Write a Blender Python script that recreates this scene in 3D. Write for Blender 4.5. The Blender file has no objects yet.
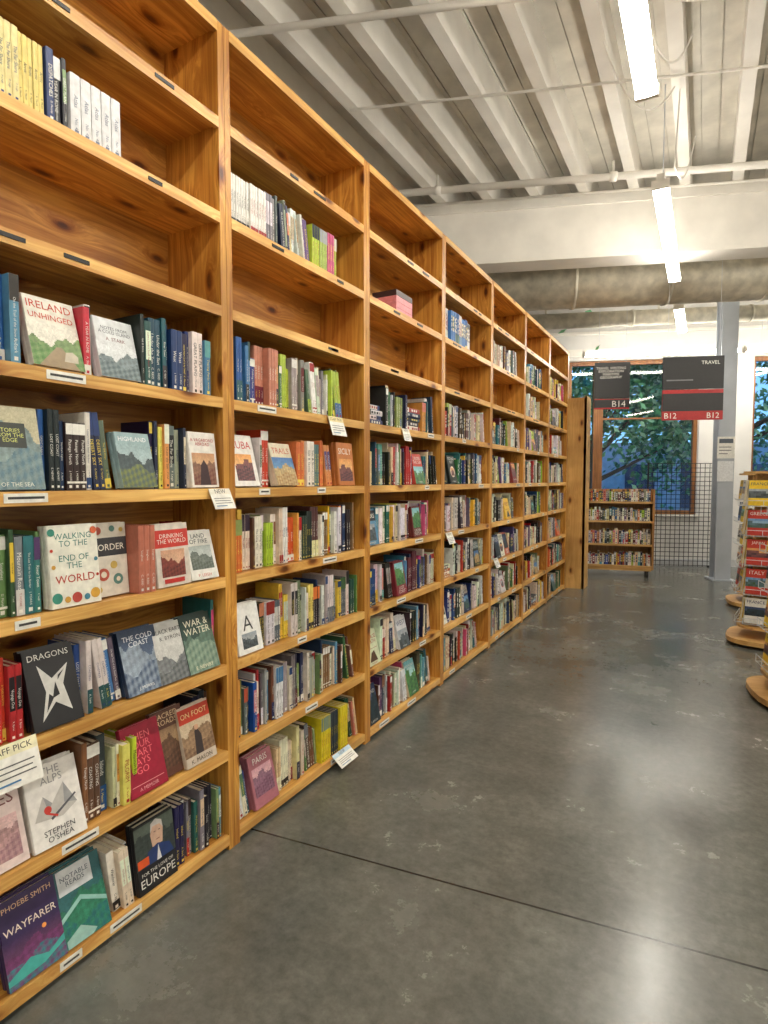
import bpy, math, random
import numpy as np
from mathutils import Vector, Matrix
random.seed(7)
R = random.random
def V(*a): return Vector(a)
def lin(c):
    return tuple(((x/255)/12.92 if x/255 <= 0.04045 else ((x/255+0.055)/1.055)**2.4) for x in c)

scene = bpy.context.scene
scene.view_settings.view_transform = 'Standard'
scene.view_settings.exposure = 0.0

# ------------------------------------------------------------------ text
_T = {}
def tmesh(s):
    if s in _T: return _T[s]
    cu = bpy.data.curves.new('t', 'FONT'); cu.body = s; cu.resolution_u = 2
    cu.align_x = 'CENTER'; cu.space_line = 0.85
    ob = bpy.data.objects.new('t', cu); scene.collection.objects.link(ob)
    dg = bpy.context.evaluated_depsgraph_get()
    me = bpy.data.meshes.new_from_object(ob.evaluated_get(dg))
    vs = [(v.co.x, v.co.y) for v in me.vertices]
    fs = [tuple(p.vertices) for p in me.polygons]
    bpy.data.objects.remove(ob); bpy.data.curves.remove(cu); bpy.data.meshes.remove(me)
    x0 = min(v[0] for v in vs); x1 = max(v[0] for v in vs); y0 = min(v[1] for v in vs); y1 = max(v[1] for v in vs)
    vs = [((x-x0)/(x1-x0)-.5, (y-y0)/(y1-y0)-.5) for x, y in vs]
    _T[s] = (vs, fs, (x1-x0)/(y1-y0)); return _T[s]

# ------------------------------------------------------------------ mesh builder
class MB:
    def __init__(s): s.v = []; s.f = []; s.c = []; s.m = []
    def face(s, pts, col=(1,1,1), m=0):
        n = len(s.v); s.v += [tuple(p) for p in pts]; s.f.append(tuple(range(n, n+len(pts)))); s.c.append(col); s.m.append(m)
    def obox(s, O, ex, ey, ez, x0, x1, y0, y1, z0, z1, col=(1,1,1), m=0):
        n = len(s.v)
        for z in (z0, z1):
            for x, y in ((x0,y0),(x1,y0),(x1,y1),(x0,y1)):
                s.v.append(tuple(O+ex*x+ey*y+ez*z))
        for f in ((0,3,2,1),(4,5,6,7),(0,1,5,4),(1,2,6,5),(2,3,7,6),(3,0,4,7)):
            s.f.append(tuple(n+i for i in f)); s.c.append(col); s.m.append(m)
    def box(s, x0, x1, y0, y1, z0, z1, col=(1,1,1), m=0):
        s.obox(V(0,0,0), V(1,0,0), V(0,1,0), V(0,0,1), x0, x1, y0, y1, z0, z1, col, m)
    def cyl(s, A, B, r, n=12, col=(1,1,1), m=0, r2=None):
        A = Vector(A); B = Vector(B); d = (B-A).normalized()
        u = d.orthogonal().normalized(); w = d.cross(u); k = len(s.v); r2 = r if r2 is None else r2
        for P, rr in ((A, r), (B, r2)):
            for i in range(n):
                a = 2*math.pi*i/n; s.v.append(tuple(P+u*math.cos(a)*rr+w*math.sin(a)*rr))
        for i in range(n):
            j = (i+1) % n; s.f.append((k+i, k+j, k+n+j, k+n+i)); s.c.append(col); s.m.append(m)
        s.f.append(tuple(k+i for i in reversed(range(n)))); s.c.append(col); s.m.append(m)
        s.f.append(tuple(k+n+i for i in range(n))); s.c.append(col); s.m.append(m)
    def tube(s, pts, r, n=6, col=(1,1,1), m=0):
        for a, b in zip(pts[:-1], pts[1:]): s.cyl(a, b, r, n, col, m)
    def text(s, st, C, right, up, w, h, col, m=0, keep=True):
        vs, fs, asp = tmesh(st)
        if keep:
            if w/h > asp: w = h*asp
            else: h = w/asp
        n = len(s.v)
        s.v += [tuple(C+right*(x*w)+up*(y*h)) for x, y in vs]
        for f in fs: s.f.append(tuple(n+i for i in f)); s.c.append(col); s.m.append(m)
    def done(s, name, mats, parent=None, smooth=False):
        me = bpy.data.meshes.new(name); me.from_pydata(s.v, [], s.f)
        a = me.color_attributes.new('Col', 'FLOAT_COLOR', 'CORNER')
        cols = []
        for f, c in zip(s.f, s.c): cols += [c[0], c[1], c[2], 1.0]*len(f)
        a.data.foreach_set('color', cols)
        for mt in mats: me.materials.append(mt)
        me.polygons.foreach_set('material_index', s.m)
        if smooth:
            me.polygons.foreach_set('use_smooth', [len(f) == 4 for f in s.f])
        me.update()
        ob = bpy.data.objects.new(name, me); scene.collection.objects.link(ob)
        if parent: ob.parent = parent
        return ob
def empty(name, loc=(0,0,0)):
    e = bpy.data.objects.new(name, None); e.location = loc; scene.collection.objects.link(e); e.empty_display_size = .1; return e

# ------------------------------------------------------------------ materials
def mat(name):
    m = bpy.data.materials.new(name); m.use_nodes = True
    nt = m.node_tree; b = nt.nodes['Principled BSDF']; return m, nt, b
def N(nt, t, **k):
    n = nt.nodes.new(t)
    for a, v in k.items(): setattr(n, a, v)
    return n
def ramp(nt, stops):
    r = N(nt, 'ShaderNodeValToRGB'); e = r.color_ramp.elements
    e[0].position = stops[0][0]; e[0].color = (*stops[0][1], 1)
    e[1].position = stops[-1][0]; e[1].color = (*stops[-1][1], 1)
    for p, c in stops[1:-1]:
        x = e.new(p); x.color = (*c, 1)
    return r
def mixc(nt, a, b, f, mode='MIX'):
    n = N(nt, 'ShaderNodeMix', data_type='RGBA', blend_type=mode)
    for sock, val in ((n.inputs[0], f), (n.inputs[6], a), (n.inputs[7], b)):
        if hasattr(val, 'links'): nt.links.new(val, sock)
        else: sock.default_value = val if not isinstance(val, tuple) else (*val, 1)
    return n.outputs[2]
def mth(nt, op, a, b=0.0):
    n = N(nt, 'ShaderNodeMath', operation=op)
    for i, v in enumerate((a, b)):
        if hasattr(v, 'links'): nt.links.new(v, n.inputs[i])
        else: n.inputs[i].default_value = v
    return n.outputs[0]
def simple(name, rgb, rough=.5, metal=0, nscale=6, namt=.12, bump=0):
    m, nt, b = mat(name); L = nt.links
    tc = N(nt, 'ShaderNodeTexCoord'); no = N(nt, 'ShaderNodeTexNoise'); no.inputs['Scale'].default_value = nscale; no.inputs['Detail'].default_value = 5
    L.new(tc.outputs['Object'], no.inputs['Vector'])
    c = lin(rgb); d = tuple(x*(1-namt*2) for x in c); u = tuple(min(1, x*(1+namt)) for x in c)
    r = ramp(nt, [(.3, d), (.7, u)]); L.new(no.outputs['Fac'], r.inputs[0]); L.new(r.outputs[0], b.inputs['Base Color'])
    b.inputs['Roughness'].default_value = rough; b.inputs['Metallic'].default_value = metal
    if bump:
        bp = N(nt, 'ShaderNodeBump'); bp.inputs['Strength'].default_value = bump; L.new(no.outputs['Fac'], bp.inputs['Height']); L.new(bp.outputs[0], b.inputs['Normal'])
    return m
def wood(name, axis, light=(232,182,96), dark=(174,112,44), knots=True):
    """pine: grain runs along axis; knots laid out on an unrolled (along, across) plane"""
    m, nt, b = mat(name); L = nt.links
    tc = N(nt, 'ShaderNodeTexCoord'); sp = N(nt, 'ShaderNodeSeparateXYZ'); L.new(tc.outputs['Object'], sp.inputs[0])
    o = {k: sp.outputs[i] for i, k in enumerate('xyz')}
    oth = [k for k in 'xyz' if k != axis]
    across = mth(nt, 'ADD', o[oth[0]], o[oth[1]])
    cb = N(nt, 'ShaderNodeCombineXYZ'); L.new(mth(nt, 'MULTIPLY', o[axis], 2.4), cb.inputs[0]); L.new(mth(nt, 'MULTIPLY', across, 5.5), cb.inputs[1])
    vo = N(nt, 'ShaderNodeTexVoronoi', voronoi_dimensions='2D'); vo.inputs['Scale'].default_value = 1.0; L.new(cb.outputs[0], vo.inputs['Vector'])
    push = mth(nt, 'MULTIPLY', mth(nt, 'POWER', mth(nt, 'SUBTRACT', 1.0, mth(nt, 'MINIMUM', vo.outputs['Distance'], 1.0)), 6.0), .05)
    mp = N(nt, 'ShaderNodeMapping'); sc = [30, 30, 30]; sc['xyz'.index(axis)] = 1.2
    mp.inputs['Scale'].default_value = sc
    av = N(nt, 'ShaderNodeVectorMath', operation='ADD'); L.new(tc.outputs['Object'], av.inputs[0])
    if knots: L.new(push, av.inputs[1])
    L.new(av.outputs[0], mp.inputs['Vector'])
    no = N(nt, 'ShaderNodeTexNoise'); no.inputs['Scale'].default_value = 1.0; no.inputs['Detail'].default_value = 7; no.inputs['Roughness'].default_value = .62; no.inputs['Distortion'].default_value = 1.3
    L.new(mp.outputs[0], no.inputs['Vector'])
    r = ramp(nt, [(.32, lin(dark)), (.48, lin(tuple((a+c)/2 for a, c in zip(light, dark)))), (.62, lin(light))]); L.new(no.outputs['Fac'], r.inputs[0])
    n2 = N(nt, 'ShaderNodeTexNoise'); n2.inputs['Scale'].default_value = 2.2; n2.inputs['Detail'].default_value = 3; L.new(tc.outputs['Object'], n2.inputs['Vector'])
    r2 = ramp(nt, [(.3, (.62,.56,.45)), (.66, (1.06,1.06,1.04))]); L.new(n2.outputs['Fac'], r2.inputs[0])
    col = mixc(nt, r.outputs[0], r2.outputs[0], 1.0, 'MULTIPLY')
    if knots:
        r3 = ramp(nt, [(.04, (.18,.09,.04)), (.07, (.42,.25,.13)), (.12, (.85,.74,.60)), (.19, (1,1,1))]); L.new(vo.outputs['Distance'], r3.inputs[0])
        sc_ = N(nt, 'ShaderNodeSeparateColor'); L.new(vo.outputs['Color'], sc_.inputs[0]); keep = mth(nt, 'GREATER_THAN', sc_.outputs[0], .4)
        col = mixc(nt, col, mixc(nt, col, r3.outputs[0], 1.0, 'MULTIPLY'), keep)
    L.new(col, b.inputs['Base Color']); b.inputs['Roughness'].default_value = .36
    return m
WY = wood('pine_grain_lengthwise', 'y'); WZ = wood('pine_upright_shade_toned', 'z', (222,166,78), (164,100,36)); WB = wood('pine_back_panel_shade_toned', 'y', (218,162,80), (164,104,44))  # upright and back-panel colours darkened to paint in shade inside the shelves
WE = wood('pine_shelf_edge', 'y', (240,196,118), (206,146,74))
PLY = wood('birch_plywood', 'x', (228,188,124), (200,150,86), False)
def attr_mat(name, rough=.4, amt=.15):
    m, nt, b = mat(name); L = nt.links
    at = N(nt, 'ShaderNodeAttribute', attribute_name='Col')
    tc = N(nt, 'ShaderNodeTexCoord'); no = N(nt, 'ShaderNodeTexNoise'); no.inputs['Scale'].default_value = 45; no.inputs['Detail'].default_value = 3
    L.new(tc.outputs['Object'], no.inputs['Vector'])
    r = ramp(nt, [(.3, (1-amt*1.4,)*3), (.7, (1,)*3)]); L.new(no.outputs['Fac'], r.inputs[0])
    L.new(mixc(nt, at.outputs['Color'], r.outputs[0], 1.0, 'MULTIPLY'), b.inputs['Base Color'])
    b.inputs['Roughness'].default_value = rough; return m
PAPER = attr_mat('printed_paper')
def emis(name, rgb, st):
    m, nt, b = mat(name); b.inputs['Base Color'].default_value = (1,1,1,1); b.inputs['Emission Color'].default_value = (*lin(rgb), 1); b.inputs['Emission Strength'].default_value = st; return m
WHITE = simple('white_painted_wood', (246,242,234), .55, 0, 3, .05)
WHITE2 = simple('white_painted_deck', (226,221,210), .7, 0, 4, .10)
WALL = simple('painted_wall', (222,220,216), .7, 0, 2, .05)
METAL = simple('galvanised_steel', (214,208,190), .45, .1, 9, .14, .05)
GREY = simple('grey_painted_steel', (206,208,211), .5, .05, 4, .05)
BLACK = simple('black_metal', (22,22,24), .5, .2, 10, .1)
DARK = simple('dark_kickboard', (28,24,20), .7, 0, 10, .1)
RUB = simple('rubber_caster', (40,40,42), .6, 0, 10, .1)
FRAME = wood('window_frame_wood', 'z', (170,116,66), (124,78,40), False)
LAMP = emis('fluorescent_tube_glow', (255,249,236), 41.0)

# concrete floor
def floor_mat():
    m, nt, b = mat('polished_concrete'); L = nt.links
    tc = N(nt, 'ShaderNodeTexCoord')
    n1 = N(nt, 'ShaderNodeTexNoise'); n1.inputs['Scale'].default_value = 1.5; n1.inputs['Detail'].default_value = 10; n1.inputs['Roughness'].default_value = .72
    n2 = N(nt, 'ShaderNodeTexNoise'); n2.inputs['Scale'].default_value = 26; n2.inputs['Detail'].default_value = 9; n2.inputs['Roughness'].default_value = .75
    L.new(tc.outputs['Object'], n1.inputs['Vector']); L.new(tc.outputs['Object'], n2.inputs['Vector'])
    r1 = ramp(nt, [(.3, lin((78,80,75))), (.5, lin((99,100,94))), (.7, lin((122,122,114)))]); L.new(n1.outputs['Fac'], r1.inputs[0])
    r2 = ramp(nt, [(.3, (.66,)*3), (.7, (1.16,)*3)]); L.new(n2.outputs['Fac'], r2.inputs[0])
    col = mixc(nt, r1.outputs[0], r2.outputs[0], 1.0, 'MULTIPLY')
    # saw-cut control joints
    vr = N(nt, 'ShaderNodeVectorMath', operation='DOT_PRODUCT'); vr.inputs[1].default_value = (-.1114, .9937, 0); L.new(tc.outputs['Object'], vr.inputs[0])
    off = -(1.85*.9937+1.616*.1114)+4.39*10+2.195
    mo = mth(nt, 'MODULO', mth(nt, 'ADD', vr.outputs['Value'], off), 4.39)
    ab = mth(nt, 'ABSOLUTE', mth(nt, 'SUBTRACT', mo, 2.195))
    lt = mth(nt, 'LESS_THAN', ab, .0045)
    col = mixc(nt, col, lin((26,25,23)), lt)
    L.new(col, b.inputs['Base Color'])
    rr = N(nt, 'ShaderNodeMapRange'); rr.inputs['From Min'].default_value = .3; rr.inputs['From Max'].default_value = .7; rr.inputs['To Min'].default_value = .17; rr.inputs['To Max'].default_value = .31
    L.new(n1.outputs['Fac'], rr.inputs['Value']); L.new(rr.outputs[0], b.inputs['Roughness'])
    b.inputs['Specular IOR Level'].default_value = .8
    bp = N(nt, 'ShaderNodeBump'); bp.inputs['Strength'].default_value = .02; L.new(n2.outputs['Fac'], bp.inputs['Height']); L.new(bp.outputs[0], b.inputs['Normal'])
    return m
FLOOR = floor_mat()

# ------------------------------------------------------------------ room frame
X3, Y3, Z3 = V(1,0,0), V(0,1,0), V(0,0,1)
D2 = V(.9414,.3366,0); N2 = V(-.3366,.9414,0)     # cross-building direction and its normal
P0 = V(-.83, 11.19, 0)
XL, XR, YB, ZC = -3.3, 5.5, -4.0, 4.95
def ywall(x): return P0.y + (x-P0.x)*D2.y/D2.x
mb = MB(); mb.face([(XL,YB,0),(XR,YB,0),(XR,ywall(XR),0),(XL,ywall(XL),0)]); mb.done('floor', [FLOOR])
mb = MB()
mb.obox(V(0,0,0), X3, Y3, Z3, XL, XR, YB, ywall(XR)+.3, ZC, ZC+.1)
x = XL
while x < XR:      # tongue and groove deck boards
    mb.box(x, x+.142, YB, ywall(min(x+.142, XR)), ZC-.02, ZC); x += .152
mb.done('ceiling', [WHITE2])
mb = MB(); mb.box(XL-.15, XL, YB, ywall(XL), 0, ZC); mb.done('wall_left', [WALL])
mb = MB(); mb.box(XR, XR+.15, YB, ywall(XR), 0, ZC); mb.done('wall_right', [WALL])
mb = MB(); mb.box(XL-.15, XR+.15, YB-.15, YB, 0, ZC); mb.done('wall_back', [WALL])
# far wall with windows
WIN = [(-2.5, -1.85), (-1.409, .769), (1.614, 3.79), (4.3, 6.3)]
z0w, z1w = .90, 3.6
mb = MB(); a = -2.75
for w0, w1 in WIN:
    mb.obox(P0, D2, N2, Z3, a, w0, 0, .28, 0, ZC)
    mb.obox(P0, D2, N2, Z3, w0, w1, 0, .28, 0, z0w); mb.obox(P0, D2, N2, Z3, w0, w1, 0, .28, z1w, ZC); a = w1
mb.obox(P0, D2, N2, Z3, a, 6.85, 0, .28, 0, ZC)
mb.done('wall_far', [WALL])
# glass
gm, nt, b = mat('window_glass'); L = nt.links
tr = N(nt, 'ShaderNodeBsdfTransparent'); tr.inputs[0].default_value = (.88,.94,.96,1); gl = N(nt, 'ShaderNodeBsdfGlossy'); gl.inputs['Roughness'].default_value = .02
fr = N(nt, 'ShaderNodeFresnel'); fr.inputs[0].default_value = 1.5; ms = N(nt, 'ShaderNodeMixShader')
L.new(fr.outputs[0], ms.inputs[0]); L.new(tr.outputs[0], ms.inputs[1]); L.new(gl.outputs[0], ms.inputs[2]); L.new(ms.outputs[0], nt.nodes['Material Output'].inputs[0])
for i, (w0, w1) in enumerate(WIN):
    e = empty('window_%d' % (i+1), P0+D2*(w0+w1)/2+Z3*2)
    mb = MB(); W = w1-w0; H = z1w-z0w; B = D2*(-W/2)+Z3*(z0w-2)
    for (x0, x1, h0, h1) in ((0,.06,0,H),(W-.06,W,0,H),(.06,W-.06,0,.07),(.06,W-.06,H-.07,H)):
        mb.obox(B, D2, N2, Z3, x0, x1, .08, .18, h0, h1)
    if W > 1:
        mb.obox(B, D2, N2, Z3, .44, .6, .05, .2, .07, H-.07)
        mb.obox(B, D2, N2, Z3, .6, W-.06, .1, .15, H*.62, H*.62+.03)
    mb.done('frame', [FRAME], e)
    mb = MB(); mb.obox(B, D2, N2, Z3, -.04, W+.04, -.06, .08, -.04, 0); mb.done('sill', [WHITE], e)
    mb = MB(); mb.face([B+D2*.05+N2*.13+Z3*.05, B+D2*(W-.05)+N2*.13+Z3*.05, B+D2*(W-.05)+N2*.13+Z3*(H-.05), B+D2*.05+N2*.13+Z3*(H-.05)]); mb.done('glass', [gm], e)
mb = MB(); mb.obox(P0, D2, N2, Z3, -2.6, 6.7, -.02, 0, 0, .12); mb.done('baseboard_far', [GREY])
mb = MB(); mb.obox(P0, D2, N2, Z3, -2.6, 6.7, -.03, 0, z1w+.08, z1w+.2); mb.obox(P0, D2, N2, Z3, -2.6, 6.7, -.03, 0, 4.05, 4.1); mb.done('trim_1', [WHITE])

# joists, beam
mb = MB(); k = -8
while True:
    x = .219+.48*k; k += 1
    if x < XL+.1: continue
    if x > XR-.1: break
    mb.box(x-.05, x+.05, YB, ywall(x-.05)-.02, 4.6, ZC-.02)
mb.done('ceiling_joists', [WHITE])
BP = V(-1.036, 6.965, 0)
mb = MB(); mb.obox(BP, D2, N2, Z3, -2.3, 6.8, -.13, .17, 3.93, 4.595)
mb.obox(BP, D2, N2, Z3, -2.3, 6.8, -.16, -.13, 4.5, 4.595)
mb.obox(BP, D2, N2, Z3, -2.3, 6.8, -.15, -.13, 3.93, 3.97)
mb.done('ceiling_beam', [WHITE])
mb = MB(); mb.obox(BP-N2*6.2, D2, N2, Z3, -2.3, 6.8, -.13, .17, 3.93, 4.595); mb.done('ceiling_beam', [WHITE])
# ducts
def duct(name, P, z, r, a0=-2.1, a1=6.7, step=1.1):
    mb = MB(); mb.cyl(P+D2*a0+Z3*z, P+D2*a1+Z3*z, r, 32)
    a = a0+.6
    while a < a1-.1:
        mb.cyl(P+D2*a+Z3*z, P+D2*(a+.04)+Z3*z, r+.012, 32)
        mb.obox(P+D2*(a+.4), D2, N2, Z3, 0, .03, -.006, .006, z+r-.02, 4.59); a += step
    mb.done(name, [METAL], smooth=True)
duct('air_duct', V(-1.161, 7.81, 0), 3.96, .29)
duct('sprinkler_main_pipe', V(-1.46, 9.815, 0), 4.03, .12, -1.9, 6.7, 1.7)
mb = MB()
mb.cyl(V(-1.91,3.50,4.56)-D2*1.4, V(-1.91,3.50,4.56)+D2*7.5, .024, 10); mb.done('ceiling_conduit', [WHITE], smooth=True)
mb = MB()
P = V(-1.04,6.08,4.44); mb.cyl(P-D2*2.2, P+D2*6.7, .034, 10)
for a in (-1.5,.2,1.9,3.6,5.3): mb.obox(P+D2*a, D2, N2, Z3, -.01,.01,-.01,.01,.02,.15); mb.cyl(P+D2*(a-.03), P+D2*(a+.03), .046, 10)
mb.done('ceiling_conduit', [WHITE], smooth=True)
mb = MB()
P = V(-1.2,6.62,4.56); mb.cyl(P-D2*1.9, P+D2*6.8, .014, 8)
P = V(-.4,5.05,4.575); mb.cyl(P-D2*2.4, P+D2*5.8, .011, 8)
mb.done('ceiling_conduit', [WHITE], smooth=True)

# loose cables under the joists
mb = MB()
def sag(A, B, s, n=14):
    A = Vector(A); B = Vector(B); return [A.lerp(B, i/n)-Z3*(s*4*(i/n)*(1-i/n)) for i in range(n+1)]
mb.tube(sag((-.6,3.95,4.585), (.55,4.15,4.5), .22), .008)
mb.tube(sag((-.5,4.1,4.585), (.9,4.45,4.42), .1), .007)
mb.tube(sag((-.7,4.45,4.57), (-.28,5.1,4.5), .3), .006)
mb.tube(sag((-.45,3.9,4.585), (-.15,4.5,4.45), .35), .007)
mb.tube(sag((-.25,5.3,4.585), (-.27,5.2,3.95), .0)+sag((-.27,5.2,3.95), (-.15,5.9,4.5), .2), .006)
mb.done('electrical_cable', [WHITE])

# fluorescent lamps
def lamp(A, B, z, nm='fluorescent_strip_light', top=4.59):
    A = Vector(A); B = Vector(B); d = (B-A).normalized(); L_ = (B-A).length; w = Z3.cross(d)
    e = empty(nm, ((A+B)/2)+Z3*z); O = -d*L_/2
    mb = MB()
    mb.obox(O, d, w, Z3, 0, L_, -.028, .028, .052, .105)
    for s in (0, L_-.03): mb.obox(O, d, w, Z3, s, s+.03, -.062, .062, 0, .06)
    mb.done('housing', [WHITE], e)
    mb = MB(); n = 10
    prof = [(.058,.022),(.05,.042),(.03,.05),(-.03,.05),(-.05,.042),(-.058,.022),(-.045,.006),(-.02,0),(.02,0),(.045,.006)]
    for s in (.03, L_-.03):
        for a_, b_ in prof: mb.v.append(tuple(O+d*s+w*a_+Z3*b_))
    for i in range(n): j = (i+1) % n; mb.f.append((i, n+i, n+j, j)); mb.c.append((1,1,1)); mb.m.append(0)
    mb.done('tube_lens', [LAMP], e)
    mb = MB()
    for s in (.25, L_-.25): mb.cyl(O+d*s+Z3*.1, O+d*s+Z3*(top-z), .005, 6)
    mb.done('hanger_wires', [GREY], e)
LX = -.35
for y0, y1 in ((-3.4,-1.0),(-.6,1.2),(1.39,3.79),(4.94,7.34),(8.48,9.88)): lamp((LX,y0,0), (LX,y1,0), 3.7)
for y0, y1 in ((-3.2,-.8),(.5,2.9),(4.2,6.6),(8.6,11.0)): lamp((2.6,y0,0), (2.6,y1,0), 3.7)  # unseen row right of view, added to light the room evenly
for y0, y1 in ((-2,.4),(2.2,4.6)): lamp((4.6,y0,0), (4.6,y1,0), 3.7)  # further unseen row, added to lift ambient light on the ceiling
lamp(P0-N2*.75-D2*1.3, P0-N2*.75+D2*1.1, 3.52); lamp(P0-N2*.75+D2*1.14, P0-N2*.75+D2*3.5, 3.52)  # hanging lamps stand in for a bright reflected strip above the windows

# ------------------------------------------------------------------ tall bookcases
XF = -1.649; DEP = .29; S0 = 1.722; W = 1.073; Bz = [.06+.352*i for i in range(9)]; TOP = 3.228; TH = .034
DIV = [S0+W*k for k in range(-2, 7)]
mb = MB()
ys, ye = DIV[0]-.03, DIV[-1]+.03
for k, s in enumerate(DIV):
    mb.box(XF-DEP, XF-.001, s-.031, s-.001, .0, TOP, m=1); mb.box(XF-DEP, XF-.001, s+.001, s+.031, .0, TOP, m=1)
mb.box(XF-DEP-.012, XF-DEP, ys, ye, 0, TOP, m=2)
for k in range(len(DIV)-1):
    a, b_ = DIV[k]+.031, DIV[k+1]-.031
    for z in Bz+[TOP]:
        mb.box(XF-DEP, XF-.02, a, b_, z-TH+.006, z-.0, m=0)
        mb.box(XF-.02, XF, a, b_, z-TH-.004, z+.002, m=3)
    mb.box(XF-.05, XF-.03, a, b_, 0, .03, m=4)
mb.done('tall_pine_bookcase', [WY, WZ, WB, WE, DARK])

# ------------------------------------------------------------------ books
CREAM = lin((232,222,196)); WHT = lin((238,236,228)); BLK = lin((24,24,26))
PAL = {
 'white': [(236,232,222),(225,222,214),(240,238,232),(214,210,200)],
 'cream': [(228,214,178),(220,204,164),(235,226,198)],
 'blue': [(34,80,148),(38,66,120),(68,116,164),(98,150,190),(30,52,96)],
 'teal': [(44,110,116),(32,84,90),(92,158,158)],
 'green': [(60,104,68),(94,128,80),(38,74,54),(134,156,94)],
 'red': [(174,40,38),(194,56,46),(132,34,40)],
 'orange': [(214,116,54),(222,150,80),(196,94,50)],
 'salmon': [(208,134,108),(200,118,98)],
 'yellow': [(234,200,60),(238,216,100),(224,184,54)],
 'lime': [(182,204,60),(164,188,68)],
 'black': [(26,26,28),(40,38,40),(56,54,56)],
 'navy': [(26,34,62),(34,44,84)],
 'brown': [(104,70,48),(128,94,66),(84,54,42)],
 'grey': [(124,126,128),(166,162,156),(98,102,106)],
 'pink': [(208,80,120),(204,124,142)],
 'purple': [(84,58,112),(108,84,132)],
 'maroon': [(96,28,38),(82,26,34)],
}
MIX = ['white']*11+['cream']*6+['blue']*4+['teal']*2+['green']*3+['red']*3+['orange','yellow','yellow']+['black']*6+['navy']*2+['brown']*2+['grey']*4+['salmon','pink','purple','maroon','lime']
TT = ['The Long Way','Abroad','Ireland','Northern Lights','A YEAR IN ROME','Islands','LOST COAST','Mountain Road','In Patagonia','DISPATCHES','Salt & Stone','The Old Ways','Voyage Out','TRACKS','Passage North','River Town','BLUE HIGHWAY','Wanderer','Songlines','DESERT SKY','Tracing Paris','Under the Sun','COASTING','West','Footsteps','GREAT PLAINS','The Far Shore','Arctic','PILGRIM','Walking Home','The Road to the Hills and Back','A SHORT HISTORY OF THE SEA','Letters from a Small Harbour','NINETEEN DAYS IN TIBET','The Last Train to the Border','On the Trail of the Snow Fox']
AU = ['J. MORRIS','P. Leigh','T. MOORE','A. Stark','R. Byron','K. Mason','E. NEWBY','D. Murphy','L. Holt','C. REID']
def lum(c): return .3*c[0]+.59*c[1]+.11*c[2]
def pick(p):
    c = random.choice(PAL[p]); return lin(tuple(max(0, min(255, x+random.randint(-12,12))) for x in c))
def tcol(c):
    if lum(c) > .35: return random.choice([lin((30,30,34)), lin((160,30,34)), lin((24,60,110)), lin((40,40,40))])
    return random.choice([WHT, WHT, lin((240,214,90)), lin((225,225,215))])
def add_book(mb, O, ex, ey, ez, t, h, d, col):
    c = .0022
    mb.obox(O, ex, ey, ez, 0, c, .003, d, 0, h, col); mb.obox(O, ex, ey, ez, t-c, t, .003, d, 0, h, col)
    n = len(mb.v); pr = [(0,.004),(0,.0025),(t*.2,.0004),(t*.8,.0004),(t,.0025),(t,.004)]
    for z in (0, h):
        for x, y in pr: mb.v.append(tuple(O+ex*x+ey*y+ez*z))
    k = len(pr)
    for i in range(k-1): mb.f.append((n+i, n+i+1, n+k+i+1, n+k+i)); mb.c.append(col); mb.m.append(0)
    mb.f.append(tuple(n+k+i for i in range(k))); mb.c.append(col); mb.m.append(0)
    mb.obox(O, ex, ey, ez, c, t-c, .004, d-.004, .003, h-.003, CREAM)
def spine_art(mb, O, ex, ey, ez, t, h, col, st, near):
    tc, sty, tw, au, sz = st
    F = O-ey*.0002
    def q(x0, x1, z0, z1, c, o=.0): mb.face([F-ey*o+ex*x0+ez*z0, F-ey*o+ex*x1+ez*z0, F-ey*o+ex*x1+ez*z1, F-ey*o+ex*x0+ez*z1], c)
    if sty == 1: q(0, t, h*.02, h*.16, tc)
    if sty == 2: q(0, t, h*.82, h*.98, tc); q(0, t, h*.1, h*.13, tc)
    if sty == 3: q(0, t, 0, h*.33, tw)
    if sty == 4: q(t*.1, t*.9, h*.4, h*.85, tw)
    if sty == 5: q(0, t, h*.7, h, tw)
    q(t*.3, t*.7, h*.035, h*.035+t*.4, tc if sty not in (1,) else col, .0003)
    tcc = tc if sty != 4 else tcol(tw)
    if near:
        mb.text(au[0], F-ey*.0006+ex*t/2+ez*h*(.56 if sty != 5 else .48), -ez, ex, h*sz[0], t*sz[1], tcc)
        mb.text(au[1], F-ey*.0006+ex*t/2+ez*h*.2, -ez, ex, h*.17, t*.36, tc if sty != 3 else tcol(tw))
    else:
        z = h*.36
        while z < h*.82:
            l = h*(.05+.1*R()); q(t*.28, t*.72, z, min(z+l, h*.84), tcc, .0004); z += l+.012
def newstyle(col):
    return (tcol(col), random.choice([0,0,0,1,2,3,4,5]), pick(random.choice(MIX)), (random.choice(TT), random.choice(AU)), (random.uniform(.35,.56), random.uniform(.34,.6)))
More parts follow.
